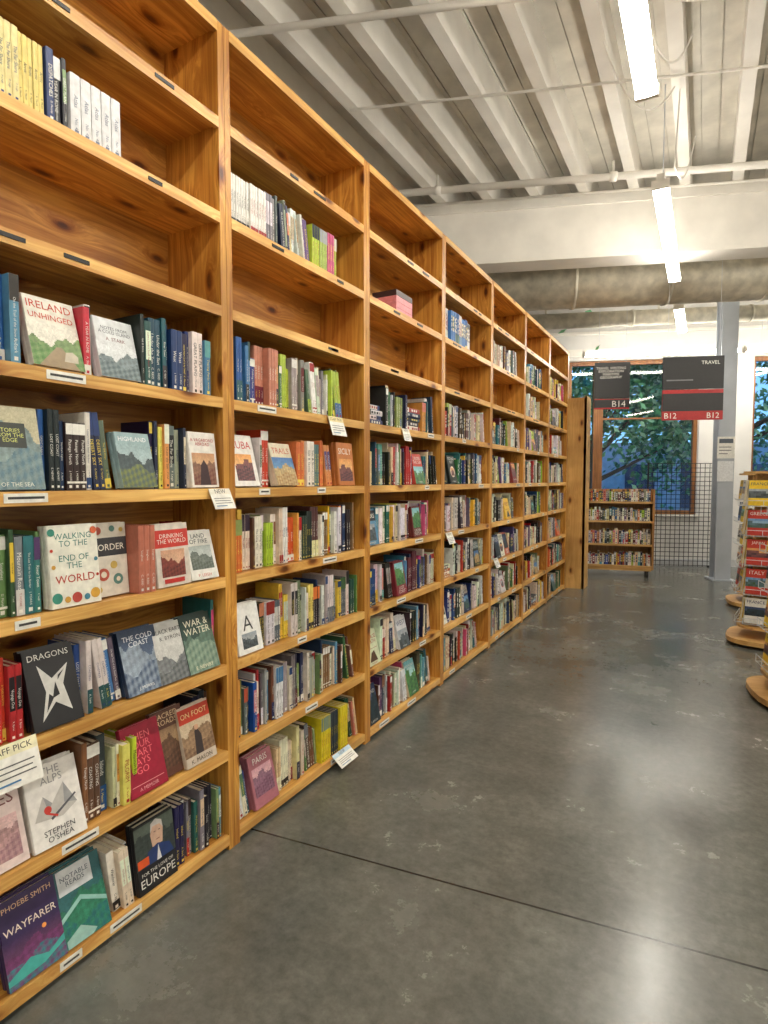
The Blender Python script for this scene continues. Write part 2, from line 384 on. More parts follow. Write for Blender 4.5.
def spines(mb, s0, s1, z, cols, near, hmin=.185, hmax=.26, setb=.04, run=None, tilt_end=True):
    """fill s0..s1 with spine-out books"""
    s = s0; i = 0; lean = 0; guard = 0
    while s < s1-.012 and guard < 400:
        guard += 1
        name = cols[i % len(cols)] if run else random.choice(cols); i += 1
        c = pick(name) if isinstance(name, str) else lin(name)
        n = run if run else random.choice([1,1,1,1,1,2,2,3]); t = min(random.uniform(.011,.036), random.uniform(.012,.04)); h = random.uniform(hmin,hmax); d = random.uniform(.135,.17)
        if n > 2: t = random.uniform(.013,.022)
        st = newstyle(c); sb = setb+random.uniform(-.018,.02)
        for j in range(n):
            if s+t > s1: break
            if tilt_end and lean == 0 and s > s1-.12 and s1-s > .09 and R() < .5:
                lean = random.uniform(.08,.2); s += h*math.sin(lean)*.9
                if s+t > s1: break
            ez = V(0,-math.sin(lean),math.cos(lean)); ex = V(0,math.cos(lean),math.sin(lean)); ey = V(-1,0,0)
            O = V(XF-sb-random.uniform(0,.003), s, z+.001)
            add_book(mb, O, ex, ey, ez, t, h, d, c); spine_art(mb, O, ex, ey, ez, t, h, c, st, near)
            s += t/math.cos(lean)+.0008
    return s
def flat_stack(mb, s, z, near, n=4):
    """books lying flat, spines to the front; returns the width used"""
    w = .2; h0 = z+.001
    for k in range(n):
        t = random.uniform(.018,.034); h = random.uniform(.185,.215); cc = pick(random.choice(MIX))
        O = V(XF-.035-random.uniform(0,.015), s+random.uniform(0,.01), h0+t)
        add_book(mb, O, -Z3, -X3, Y3, t, h, .15, cc); spine_art(mb, O, -Z3, -X3, Y3, t, h, cc, newstyle(cc), False); h0 += t+.001
    return .23
def cover(mb, O, rt, up, nm, w, h, els):
    for i, e in enumerate(els):
        o = O+nm*(.0004+.0003*i)
        P = lambda x, y: o+rt*(x*w)+up*(y*h)
        if e[0] == 'r': mb.face([P(e[1],e[2]), P(e[3],e[2]), P(e[3],e[4]), P(e[1],e[4])], e[5])
        elif e[0] == 'p': mb.face([P(x,y) for x, y in e[1]], e[2])
        elif e[0] == 'c': mb.face([o+rt*(e[1]*w+math.cos(a*.3927)*e[3]*w)+up*(e[2]*h+math.sin(a*.3927)*e[3]*w) for a in range(16)], e[4])
        elif e[0] == 't': mb.text(e[1], P(e[2],e[3]), rt, up, e[4]*w, e[5]*h, e[6])
        elif e[0] == 'g':   # printed landscape picture: sky, far ridge, near ridge, foreground
            x0, y0, x1, y1, pal, n = e[1:]; n = int(n*GS)
            ph = [R()*6.28 for _ in range(8)]; a1 = .62+.1*R(); a2 = .36+.1*R()
            ny = max(2, int(n*(y1-y0)*h/((x1-x0)*w)))
            for iu in range(n):
                u = (iu+.5)/n
                r1_ = a1+.1*math.sin(u*5+ph[0])+.06*math.sin(u*13+ph[1])+.03*math.sin(u*29+ph[2]); r2_ = a2+.1*math.sin(u*4+ph[3])+.05*math.sin(u*11+ph[4])
                for iv in range(ny):
                    v = (iv+.5)/ny; tx = math.sin(u*17+v*23+ph[5])*math.sin(u*31-v*19+ph[6])
                    if v > r1_: cc = tuple(a*(v)+b*(1-v) for a, b in zip(pal[0], pal[1]))
                    elif v > r2_: k_ = .8+.5*(r1_-v)+.2*tx; cc = tuple(a*k_ for a in pal[2])
                    else: m_ = .5+.5*tx; cc = tuple(a*m_+b*(1-m_) for a, b in zip(pal[3], pal[2]))
                    j = random.uniform(.88,1.1); cc = tuple(min(1, a*j) for a in cc)
                    xa = x0+(x1-x0)*iu/n; xb = x0+(x1-x0)*(iu+1)/n; ya = y0+(y1-y0)*iv/ny; yb = y0+(y1-y0)*(iv+1)/ny
                    mb.face([P(xa,ya), P(xb,ya), P(xb,yb), P(xa,yb)], cc)
GS = 2.0
def c(*a): return lin(a)
PICS = [(c(90,150,200),c(200,220,225),c(80,110,120),c(60,90,50)), (c(230,160,90),c(240,210,150),c(130,80,80),c(60,40,50)), (c(150,160,170),c(215,215,210),c(90,100,106),c(50,60,60)),
        (c(60,110,170),c(140,190,210),c(196,170,120),c(150,110,60)), (c(40,60,100),c(110,120,150),c(40,60,70),c(24,34,40)), (c(120,190,200),c(220,235,220),c(90,140,80),c(40,90,60)), (c(200,190,170),c(230,222,200),c(150,110,80),c(90,60,50))]
NP = 9
def rnd_cover():
    bg = pick(random.choice(MIX)); tc = tcol(bg); k = random.randint(0,5); t = random.choice(TT[:30]).upper().replace(' ', '\n', 1); a = random.choice(AU).upper()
    c2 = pick(random.choice(MIX)); pc = random.choice(PICS)
    if k == 0: els = [('g',0,0,1,.58,pc,NP),('t',t,.5,.79,.84,.3,tc),('t',a,.5,.06,.7,.05,WHT)]
    elif k == 1: els = [('c',.5,.42,.3,c2),('g',.3,.28,.7,.55,pc,NP),('t',t,.5,.83,.84,.22,tc),('t',a,.5,.07,.7,.05,tc)]
    elif k == 2: els = [('g',.08,.3,.92,.95,pc,NP),('t',t,.5,.16,.84,.2,tc)]
    elif k == 3: els = [('r',0,.66,1,.95,c2),('t',t,.5,.8,.84,.22,tcol(c2)),('g',.15,.12,.85,.58,pc,NP),('t',a,.5,.06,.7,.05,tc)]
    elif k == 4: els = [('t',t,.5,.72,.86,.4,tc),('r',.1,.46,.9,.47,tc),('p',[(.2,.1),(.8,.1),(.62,.4),(.4,.34)],c2),('t',a,.5,.05,.7,.05,tc)]
    else: els = [('g',0,0,1,1,pc,NP),('t',t,.5,.8,.84,.26,WHT),('t',a,.5,.07,.7,.05,WHT)]
    return bg, els
def faceout(mb, s, z, w, h, bg, els, tilt=.2, yaw=0, fwd=.0, copies=2, t=.022):
    """face-out display book: lower left corner at s on the shelf"""
    cy, sy = math.cos(yaw), math.sin(yaw)
    ey = V(sy, cy, 0); out = V(cy, -sy, 0)
    ez = -out*math.sin(tilt)+Z3*math.cos(tilt); ex = out*math.cos(tilt)+Z3*math.sin(tilt)
    for k in range(copies):
        O = V(XF-.012-fwd, s, z+.001)-ex*(t*(k+1)+.001*k)
        O.z = z+.002
        if k and O.x < XF-DEP+h*math.sin(tilt)+.03: break
        add_book(mb, O, ex, ey, ez, t, h, w, bg)
        if k == 0: cover(mb, O+ex*t, ey, ez, ex, w, h, els)
def fill(mb, s0, s1, z, near, cols=None, faces=.12):
    s = s0
    cols = cols or MIX
    while s < s1-.05:
        if R() < faces*3 and s1-s > .2:
            w = random.uniform(.13,.155); bg, els = rnd_cover(); faceout(mb, s+.004, z, w, random.uniform(.2,.235), bg, els, random.uniform(.12,.26), 0, random.uniform(0,.02)); s += w+.01
            if R() < .3 and s1-s > .2: continue
        if R() < .10 and s1-s > .3: s += flat_stack(mb, s, z, near, random.randint(3,5))
        e = min(s1, s+random.uniform(.2,.5)); s = spines(mb, s, e, z, random.sample(cols, min(len(cols), 9)), near)+.002
        if e >= s1-.05: break

bays = [(DIV[k]+.035, DIV[k+1]-.035) for k in range(len(DIV)-1)]
def zb(i): return Bz[i]+.002
# --- bay A (nearest fully visible): hand laid out
NP = 14
A = MB(); a0, a1 = bays[1]
# row 7
spines(A, .70, 1.035, zb(7), [(232,216,150),(232,210,120)], True, .2, .202, .03, 14, False)
spines(A, 1.037, 1.105, zb(7), [(40,60,110),(30,30,40)], True, .2, .21, .03, 1, False)
for k in range(5):
    y = 1.11+.034*k; O = V(XF-.02, y, zb(7)); add_book(A, O, Y3, -X3, Z3, .032, .18, .15, c(226,226,228)); spine_art(A, O, Y3, -X3, Z3, .032, .18, c(226,226,228), (c(120,130,150),0,c(190,190,190),('Atlas','No. 4'),(.4,.4)), True)
# row 5
spines(A, a0, .888, zb(5), ['red','white','red'], True)
spines(A, .889, .965, zb(5), [(44,96,160),(84,140,170),(190,60,50)], True, .235, .25, .035, 1, False)
faceout(A, .972, zb(5), .155, .215, c(226,222,208), [('g',0,0,1,.62,(c(226,222,208),c(226,222,208),c(120,150,90),c(70,120,50)),18),('p',[(0.1,0),(.9,0),(.6,.3),(.5,.3)],c(150,130,100)),('t','IRELAND',.5,.88,.86,.14,c(200,60,36)),('t','UNHINGED',.5,.72,.86,.12,c(200,60,36)),('p',[(.6,.1),(.88,.1),(.9,.2),(.8,.26),(.66,.24)],c(190,180,160))], .28)
spines(A, 1.132, 1.18, zb(5), [(200,40,60),(236,232,226),(200,40,60)], True, .2, .23, .03, 1, False)
faceout(A, 1.183, zb(5), .145, .20, c(222,226,228), [('g',0,0,1,.6,(c(222,226,228),c(210,216,218),c(130,146,150),c(80,96,100)),18),('t','NOTES FROM\nA COLD ISLAND',.5,.8,.8,.2,c(70,80,90)),('t','A. STARK',.5,.65,.5,.06,c(120,60,60))], .24)
spines(A, 1.335, a1-.03, zb(5), ['black','blue','teal','black','white','blue','navy','grey'], True, .205, .258, .03)
# row 4
faceout(A, a0+.005, zb(4), .15, .23, c(60,72,80), [('r',0,.3,1,.75,c(120,140,150)),('t','NORTH',.5,.85,.8,.12,c(230,200,90))], .2)
faceout(A, .842, zb(4), .152, .235, c(112,128,128), [('g',0,0,1,1,(c(186,180,150),c(190,180,150),c(130,150,150),c(86,120,136)),20),('r',.18,.5,.75,.8,c(50,56,52)),('t','STORIES\nFROM THE\nEDGE',.46,.65,.5,.22,c(206,214,120)),('t','OF THE SEA',.5,.06,.6,.05,c(220,222,210))], .17)
spines(A, 1.0, 1.245, zb(4), ['blue','navy','navy','blue','grey','black','teal','navy','white'], True, .2, .255)
faceout(A, 1.25, zb(4), .135, .19, c(150,176,180), [('g',0,0,1,.8,(c(150,176,180),c(190,204,206),c(70,86,90),c(120,130,60)),16),('t','HIGHLAND',.5,.88,.8,.1,c(240,240,240))], .25)
spines(A, 1.39, 1.54, zb(4), ['yellow','navy','grey','orange','yellow','navy','white'], True, .2, .24, .045, None, False)
faceout(A, 1.542, zb(4), .135, .21, c(234,230,222), [('g',0.08,.04,.92,.62,(c(200,150,110),c(226,200,160),c(150,110,90),c(110,60,50)),14),('p',[(.3,0.04),(.7,0.04),(.62,.4),(.5,.5),(.38,.4)],c(60,40,44)),('t','A VAGABOND\nABROAD',.5,.82,.86,.2,c(180,40,40))], .12)
# row 3
spines(A, a0, 1.0, zb(3), ['green','green','teal','grey','green'], True, .215, .25, .04, None, False)
faceout(A, 1.0, zb(3), .16, .245, c(236,234,220), [('t','WALKING\nTO THE',.5,.82,.74,.2,c(30,120,110)),('t','END OF\nTHE',.5,.55,.6,.17,c(30,120,110)),('t','WORLD',.5,.34,.78,.13,c(196,60,40)),('c',.12,.12,.1,c(60,140,120)),('c',.88,.12,.1,c(210,160,60)),('c',.5,.1,.1,c(180,70,60)),('c',.08,.92,.07,c(60,140,120)),('c',.92,.92,.07,c(210,100,60)),('c',.31,.09,.06,c(200,150,60)),('c',.7,.09,.06,c(70,130,150)),('c',.08,.5,.04,c(200,150,60)),('c',.93,.55,.04,c(70,130,150)),('c',.06,.7,.03,c(196,60,40)),('c',.94,.35,.03,c(196,60,40))], .08)
faceout(A, 1.162, zb(3), .13, .24, c(222,214,200), [('r',0,.55,1,.8,c(60,60,64)),('t','BORDER',.5,.67,.86,.16,c(236,230,216)),('c',.3,.3,.16,c(190,90,70)),('c',.7,.22,.14,c(90,130,120)),('c',.6,.42,.1,c(200,170,90)),('c',.2,.9,.1,c(190,90,70)),('c',.6,.92,.08,c(90,130,120)),('c',.3,.3,.08,c(230,220,200)),('c',.7,.22,.06,c(230,220,200)),('c',.15,.1,.08,c(200,170,90)),('c',.85,.9,.06,c(200,170,90))], .07, 0, .04)
spines(A, 1.296, 1.375, zb(3), ['salmon'], True, .228, .23, .015, 5, False)
faceout(A, 1.378, zb(3), .15, .225, c(216,206,194), [('r',0,.62,1,.9,c(204,60,50)),('t','DRINKING\nTHE WORLD',.5,.76,.86,.22,c(244,236,226)),('g',.15,.15,.85,.58,(c(210,160,130),c(230,200,170),c(140,70,60),c(90,40,40)),12),('r',.2,.05,.8,.12,c(190,50,44))], .1)
faceout(A, 1.532, zb(3), .125, .19, c(228,226,218), [('g',.1,.2,.9,.68,(c(170,180,176),c(210,214,210),c(110,120,112),c(70,80,70)),12),('t','LAND\nOF FIRE',.5,.83,.8,.2,c(40,60,60)),('t','P. LEIGH',.5,.08,.6,.06,c(200,70,50))], .3, .1)
spines(A, 1.62, a1, zb(3), ['red','teal'], True, .2, .22, .2, 1, False)
# row 2
spines(A, a0, .935, zb(2), ['red','white','cream','red','orange'], True)
faceout(A, .937, zb(2), .15, .235, c(24,24,28), [('p',[(.2,.1),(.5,.3),(.8,.15),(.7,.5),(.85,.75),(.5,.6),(.25,.8),(.35,.45)],c(206,204,198)),('p',[(.3,.2),(.48,.36),(.4,.42)],c(24,24,28)),('p',[(.45,.35),(.6,.38),(.55,.55)],c(24,24,28)),('p',[(.6,.56),(.76,.68),(.62,.62)],c(24,24,28)),('t','DRAGONS',.5,.9,.8,.1,c(230,228,222))], .28, .05)
spines(A, 1.095, 1.25, zb(2), ['green','grey','blue','teal','blue','white'], True, .2, .24)
faceout(A, 1.252, zb(2), .15, .22, c(40,58,84), [('g',0,0,1,1,(c(40,58,84),c(110,130,160),c(150,164,180),c(60,80,110)),18),('t','THE COLD\nCOAST',.5,.82,.8,.18,c(226,230,236)),('t','J. MORRIS',.5,.08,.7,.06,c(240,240,240))], .28)
faceout(A, 1.384, zb(2), .15, .215, c(206,206,202), [('g',0,0,1,.66,(c(206,206,202),c(190,190,188),c(130,134,136),c(80,84,86)),18),('t','BLACK EARTH',.5,.86,.9,.12,c(40,40,44)),('t','R. BYRON',.5,.74,.6,.07,c(60,60,60))], .3, .0, -.004)
faceout(A, 1.51, zb(2), .15, .22, c(36,60,56), [('g',0,0,1,1,(c(30,54,50),c(70,100,90),c(96,124,110),c(150,170,150)),18),('t','WAR &\nWATER',.5,.78,.84,.26,c(232,228,206)),('t','E. NEWBY',.5,.08,.7,.06,c(240,230,200))], .3, .0, -.008)
spines(A, 1.66, a1, zb(2), ['teal'], True, .25, .26, .06, 1, False)
# row 1
faceout(A, .765, zb(1), .15, .235, c(226,206,200), [('t','TIDES',.5,.8,.8,.14,c(120,60,60)),('g',.1,.1,.9,.6,(c(220,180,180),c(230,210,200),c(190,150,150),c(150,110,120)),14)], .28)
faceout(A, .925, zb(1), .158, .235, c(236,232,226), [('t','THE\nALPS',.5,.85,.7,.2,c(150,150,150)),('p',[(.1,.35),(.3,.62),(.45,.5),(.7,.7),(.9,.4),(.6,.3)],c(196,192,186)),('p',[(.3,.62),(.36,.42),(.45,.5)],c(160,160,160)),('p',[(.7,.7),(.66,.45),(.9,.4)],c(160,160,160)),('c',.35,.44,.07,c(200,60,50)),('p',[(.4,.3),(.9,.5),(.88,.52),(.38,.33)],c(90,90,96)),('p',[(.3,.4),(.5,.32),(.52,.34),(.32,.42)],c(200,60,50)),('t',"STEPHEN\nO'SHEA",.5,.13,.84,.15,c(60,60,66))], .3, .06, -.004)
spines(A, 1.095, 1.2, zb(1), ['maroon','black','maroon','brown'], True, .22, .26)
spines(A, 1.2, 1.3, zb(1), ['green','cream','lime','yellow'], True, .19, .21, .03)
faceout(A, 1.25, zb(1), .155, .235, c(158,26,54), [('t','WHEN\nYOUR\nHEART\nSAYS\nGO',.42,.58,.66,.64,c(240,110,120)),('r',.08,.14,.92,.15,c(240,160,160)),('t','A MEMOIR',.5,.08,.5,.05,c(240,180,180))], .26, .0, .0, 1)
faceout(A, 1.38, zb(1), .14, .24, c(96,62,50), [('g',.08,.12,.92,.72,(c(150,120,90),c(190,160,120),c(110,80,60),c(70,46,40)),14),('t','SACRED\nROADS',.5,.86,.8,.18,c(230,200,160))], .2, 0, .02, 1)
faceout(A, 1.49, zb(1), .15, .225, c(206,190,172), [('g',0,.16,1,.72,(c(200,180,150),c(220,204,180),c(160,130,100),c(110,80,60)),16),('p',[(.35,.16),(.6,.16),(.62,.45),(.52,.58),(.42,.55)],c(60,50,50)),('c',.5,.6,.07,c(206,160,130)),('r',0,.72,1,.96,c(190,60,40)),('t','ON FOOT',.5,.84,.86,.14,c(240,220,160)),('t','K. MASON',.5,.08,.7,.07,c(60,40,30))], .26, 0, -.004, 1)
spines(A, 1.6, a1, zb(1), ['grey','black','navy'], True, .22, .25, .1, None, False)
# row 0
spines(A, a0, .83, zb(0), ['cream','grey','white'], True, .2, .23)
faceout(A, .845, zb(0), .165, .235, c(56,40,84), [('g',0,0,1,.55,(c(56,40,84),c(140,80,110),c(120,60,110),c(44,130,136)),20),('p',[(0,.12),(.4,.24),(.7,.16),(1,.26),(1,.18),(.6,.08),(0,.06)],c(70,170,160)),('t','PHOEBE SMITH',.5,.9,.84,.08,c(230,190,150)),('t','WAYFARER',.5,.64,.9,.13,c(240,224,206)),('c',.7,.49,.04,c(240,160,80))], .3, .02, -.006)
faceout(A, 1.0, zb(0), .16, .23, c(40,92,96), [('g',0,0,1,.8,(c(40,92,96),c(60,120,120),c(50,130,100),c(30,100,110)),18),('p',[(0,.3),(.5,.5),(1,.3),(1,.36),(.5,.56),(0,.36)],c(150,200,190)),('p',[(.1,.1),(.4,.2),(.7,.05),(.6,0),(.1,0)],c(150,190,180)),('r',.12,.66,.8,.98,c(206,210,212)),('t','NOTABLE\nREADS',.46,.82,.56,.2,c(60,70,90))], .32, .03, -.004)
spines(A, 1.17, 1.27, zb(0), ['yellow','cream','white','yellow'], True, .19, .23, .03)
faceout(A, 1.272, zb(0), .165, .24, c(28,28,32), [('g',0,.36,1,.96,(c(90,100,90),c(70,80,76),c(60,70,66),c(50,56,56)),12),('p',[(.42,.58),(.68,.58),(.72,.78),(.64,.9),(.46,.9),(.39,.76)],c(206,170,146)),('p',[(.39,.78),(.42,.92),(.55,.96),(.7,.9),(.72,.78),(.64,.86),(.46,.87)],c(200,196,190)),('p',[(.2,.36),(.3,.55),(.55,.6),(.85,.52),(.95,.36)],c(40,60,110)),('p',[(.5,.36),(.56,.58),(.62,.36)],c(226,226,226)),('t','FOR THE LOVE OF',.5,.27,.8,.07,c(236,232,222)),('t','EUROPE',.5,.15,.88,.13,c(240,238,230)),('r',.02,.38,.3,.5,c(220,90,40)),('p',[(.47,.78),(.52,.78),(.52,.79),(.47,.79)],c(50,40,40)),('p',[(.59,.78),(.64,.78),(.64,.79),(.59,.79)],c(50,40,40)),('p',[(.5,.66),(.62,.66),(.6,.67),(.52,.67)],c(120,60,50))], .12, .0, -.002)
spines(A, 1.445, a1-.01, zb(0), ['black','teal','navy','blue','white','navy','grey','green'], True, .2, .24, .04)
A.done('shelved_books', [PAPER])
NP = 10; GS = 1.5
# --- bay B
Bm = MB(); b0, b1 = bays[2]
spines(Bm, b0+.005, 2.0, zb(7), [(236,234,228)], True, .2, .205, .03, 9, False)
spines(Bm, 2.0, 2.2, zb(7), ['cream','yellow','navy','grey'], True, .19, .23)
spines(Bm, 2.2, 2.34, zb(7), ['white','purple','navy','white'], True, .19, .23)
spines(Bm, 2.34, 2.56, zb(7), [(186,204,60),(170,190,90),(206,80,130)], True, .205, .215, .03, 3, False)
spines(Bm, b0, 1.93, zb(5), ['blue','teal','grey','blue'], True); spines(Bm, 1.93, 2.08, zb(5), [(196,128,104)], True, .25, .255, .03, 3, False)
fill(Bm, 2.08, 2.62, zb(5), True, ['white','green','grey','cream','lime','white'], .02)
faceout(Bm, b0+.01, zb(4), .15, .22, c(236,232,226), [('t','CUBA',.5,.8,.8,.16,c(200,40,40)),('g',.15,.1,.85,.62,PICS[1],10)], .25)
spines(Bm, 1.93, 2.03, zb(4), ['white','red'], True)
faceout(Bm, 2.035, zb(4), .15, .2, c(216,206,180), [('t','TRAILS',.5,.82,.8,.16,c(190,60,40)),('g',0,0,1,.66,PICS[3],12)], .3)
spines(Bm, 2.2, 2.5, zb(4), [(214,112,60),(226,150,90),(240,232,220),(90,120,120)], True, .2, .23, .03, 2)
faceout(Bm, 2.53, zb(4), .155, .225, c(196,120,60), [('g',.1,.1,.9,.62,PICS[1],12),('t','SICILY',.5,.8,.8,.14,WHT)], .1)
spines(Bm, b0, b1-.05, zb(3), ['white','green','cream','lime','cream','white','brown','orange','black','yellow','blue','white'], True)
faceout(Bm, b0+.02, zb(2), .15, .21, c(240,240,236), [('t','A',.5,.6,.4,.3,c(60,60,60)),('g',.2,.1,.8,.4,PICS[2],10)], .2); spines(Bm, b0+.18, b1-.03, zb(2), ['black','white','white','yellow','cream','grey','blue','green'], True)
spines(Bm, b0, b1-.05, zb(1), ['white','red','brown','navy','cream','white','orange','blue','grey','green'], True)
spines(Bm, b0, b0+.1, zb(0), ['white','blue'], True)
faceout(Bm, b0+.11, zb(0), .155, .225, c(176,110,120), [('g',.1,.2,.9,.74,(c(210,160,170),c(230,200,190),c(150,110,130),c(110,70,90)),12),('t','PARIS',.5,.87,.8,.12,WHT)], .25)
spines(Bm, b0+.28, 2.36, zb(0), ['grey','white','green','cream','brown'], True); spines(Bm, 2.36, 2.6, zb(0), [(226,206,40),(40,50,60),(226,206,40)], True, .225, .235, .02, 5, False); spines(Bm, 2.6, b1-.01, zb(0), ['green','salmon','cream'], True)
Bm.done('shelved_books', [PAPER])

# --- other bays
NP = 7
for bi in (0,3,4,5,6,7):
    m_ = MB(); s0, s1 = bays[bi]; near = bi in (3,)
    for r in range(6):
        cols = (random.sample(MIX, 10)+['white','white','cream','black']) if R() < .6 else MIX
        fill(m_, s0, s1-random.choice([0,.03,.08,.18]), zb(r), near, cols, .15 if bi < 5 else .12)
    if bi == 3:
        for k in range(4): m_.box(XF-.2, XF-.03, 3.2, 3.42, zb(7)+.036*k, zb(7)+.034+.036*k, c(226,140,146) if k < 3 else c(70,50,50))
    if bi == 4: spines(m_, s0+.1, s0+.62, zb(7), [(236,230,224),(60,120,190),(30,90,160)], False, .22, .24, .03, 4, False)
    if bi == 5: spines(m_, s0+.2, s1-.1, zb(7), ['white','cream','grey','brown'], False)
    if bi == 6: spines(m_, s0+.2, s1-.2, zb(7), ['white','green','blue'], False); spines(m_, s0+.2, s1-.3, zb(6), ['white','cream'], False)
    if bi == 7: fill(m_, s0, s1-.1, zb(7), False); fill(m_, s0, s1-.1, zb(6), False)
    m_.done('shelved_books', [PAPER])

# --- shelf edge labels
mb = MB()
for bi, (s0, s1) in enumerate(bays):
    for r in range(9):
        z = Bz[r]-.016
        for k in range(random.choice([1,1,2]) if r < 6 else 2):
            s = random.uniform(s0+.08, s1-.2); wl = random.choice([.07,.1,.12])
            if r >= 6: mb.box(XF, XF+.003, s, s+wl*.8, z-.006, z+.006, BLK)
            else:
                mb.box(XF, XF+.002, s, s+wl, z-.013, z+.013, WHT)
                q = XF+.0025
                mb.face([(q,s+.01,z-.003),(q,s+wl-.01,z-.003),(q,s+wl-.01,z+.004),(q,s+.01,z+.004)], c(60,60,60))
mb.done('shelf_edge_labels', [PAPER])
# --- shelf talker cards
def talker(s, z, w, h, cols, txt, tilt=.5):
    mb = MB(); up = V(-math.sin(tilt),0,math.cos(tilt)); out = V(math.cos(tilt),0,math.sin(tilt))
    O = V(XF+.006, s, z)-up*h
    mb.obox(O, Y3, up, out, 0, w, 0, h, 0, .0015, WHT)
    cover(mb, O+out*.0015, Y3, up, out, w, h, [('r',0,.72,1,1,cols),('t',txt,.5,.86,.8,.2,c(40,40,40)),('r',.1,.5,.9,.53,c(90,90,90)),('r',.1,.38,.85,.41,c(90,90,90)),('r',.1,.26,.9,.29,c(90,90,90)),('r',.1,.12,.6,.16,c(60,120,170))])
    mb.done('shelf_talker_card', [PAPER])
talker(.78, Bz[2]+.02, .15, .12, c(240,234,196), 'STAFF PICK', .3)
talker(1.60, Bz[4]-.0, .11, .085, c(230,225,210), 'NEW', .45)
talker(2.40, Bz[5]-.0, .13, .1, c(226,210,150), 'STAFF PICK', .3)
talker(2.42, Bz[0]+.02, .16, .08, c(190,215,230), 'NEW', .9)
talker(3.9, Bz[3]+.0, .12, .09, c(230,225,210), 'NEW', .4)
talker(5.0, Bz[2]+.03, .12, .09, c(230,225,210), 'NEW', .4)
talker(3.2, Bz[5]+.0, .1, .08, c(230,225,210), 'NEW', .3)

# --- end-of-run bookcase (seen from the back/side)
e = empty('endcap_bookcase', (-1.66, 8.45, 0))
mb = MB()
ex0, ex1, ey0, ey1 = -.26, .24, -.2, .12
mb.box(ex0, ex1, ey0, ey0+.02, 0, 2.62, m=0); mb.box(ex0, ex0+.03, ey0, ey1, 0, 2.62, m=0); mb.box(ex1-.03, ex1, ey0, ey1, 0, 2.64, m=0)
for k in range(8): mb.box(ex0+.03, ex1-.03, ey0+.02, ey1, .05+.36*k, .08+.36*k, m=1)
mb.done('carcass', [wood('pine_endcap','z',(226,180,112),(204,154,86)), WY], e)
mb = MB()
for k in range(7):
    x = ex0+.035
    while x < ex1-.07:
        t = random.uniform(.015,.035); h = random.uniform(.2,.25); mb.box(x, x+t, ey0+.1, ey1-.03, .08+.36*k, .08+.36*k+h, pick(random.choice(MIX))); x += t+.001
mb.done('books', [PAPER], e)

# --- low rolling bookcase by the window
def low_case():
    e = empty('rolling_bookcase', (-1.24, 9.78, 0)); e.rotation_euler[2] = math.radians(19.7-9)
    mb = MB(); w = .57; d = .17; H = 1.36; b0 = .12
    for sx in (-w, w-.03): mb.box(sx, sx+.03, -d, d, b0, H, m=1)
    mb.box(-w, w, d-.015, d, b0, H, m=1)
    hs = [b0+.0, b0+.36, b0+.72, b0+1.08]
    for z in hs[:-1]+[H-.22]: mb.box(-w+.03, w-.03, -d, d-.015, z, z+.03, m=0)
    mb.box(-w+.03, w-.03, -d, -d+.02, b0-.02, b0+.06, m=0)
    mb.done('carcass', [PLY, wood('rolling_case_wood','z',(200,152,94),(166,116,62),False)], e)
    mb = MB()
    for sx in (-w+.08, w-.08):
        for sy in (-d+.07, d-.07): mb.cyl((sx-.015,sy,.05), (sx+.015,sy,.05), .05, 16); mb.box(sx-.025, sx+.025, sy-.02, sy+.02, .09, .12)
    mb.done('casters', [RUB], e)
    mb = MB()
    for z, hm in ((hs[0]+.03,.24),(hs[1]+.03,.24),(hs[2]+.03,.22),(H-.19,.2)):
        x = -w+.035
        while x < w-.07:
            t = random.uniform(.015,.04); h = random.uniform(hm-.06,hm); col = pick(random.choice(MIX+['white','black']))
            O = V(x, -d+.03, z); add_book(mb, O, X3, Y3, Z3, t, h, .14, col); spine_art(mb, O, X3, Y3, Z3, t, h, col, newstyle(col), False); x += t+.001
    mb.done('books', [PAPER], e)
low_case()

# --- steel post with notices
e = empty('steel_post', (.237, 10.07, 0))
mb = MB(); O = V(0,0,0)
mb.obox(O, D2, N2, Z3, -.11, .11, -.11, -.09, 0, 4.59); mb.obox(O, D2, N2, Z3, -.11, .11, .09, .11, 0, 4.59); mb.obox(O, D2, N2, Z3, -.01, .01, -.09, .09, 0, 4.59)
mb.obox(O, D2, N2, Z3, -.16, .16, -.16, .16, 0, .02)
mb.done('flanges', [simple('blue_grey_painted_steel', (176,182,190), .45, .05, 4, .05)], e)
mb = MB(); mb.obox(O, D2, N2, Z3, -.13, .11, -.115, -.111, 1.82, 2.14, WHT); mb.obox(O, D2, N2, Z3, -.12, .1, -.115, -.111, 1.48, 1.78, c(236,238,240))
cover(mb, O+D2*-.13-N2*.115+Z3*1.82, D2, Z3, -N2, .24, .32, [('r',.1,.7,.9,.9,c(80,90,100)),('r',.1,.5,.8,.54,c(120,120,120)),('r',.1,.35,.8,.39,c(120,120,120)),('r',.1,.2,.6,.24,c(120,120,120))])
mb.done('notices', [PAPER], e)
# --- wire grid panel
mb = MB(); O = P0-N2*.22
a = -.1
while a <= .96: mb.cyl(O+D2*a+Z3*.02, O+D2*a+Z3*1.78, .0055, 6); a += .0757
z = .04
while z < 1.79: mb.cyl(O+D2*-.1+Z3*z, O+D2*.96+Z3*z, .0055, 6); z += .0757
for a in (-.1, .96): mb.cyl(O+D2*a, O+D2*a+Z3*1.8, .014, 8); mb.obox(O+D2*a, D2, N2, Z3, -.02, .02, -.15, .15, 0, .02)
mb.done('wire_grid_panel', [BLACK])
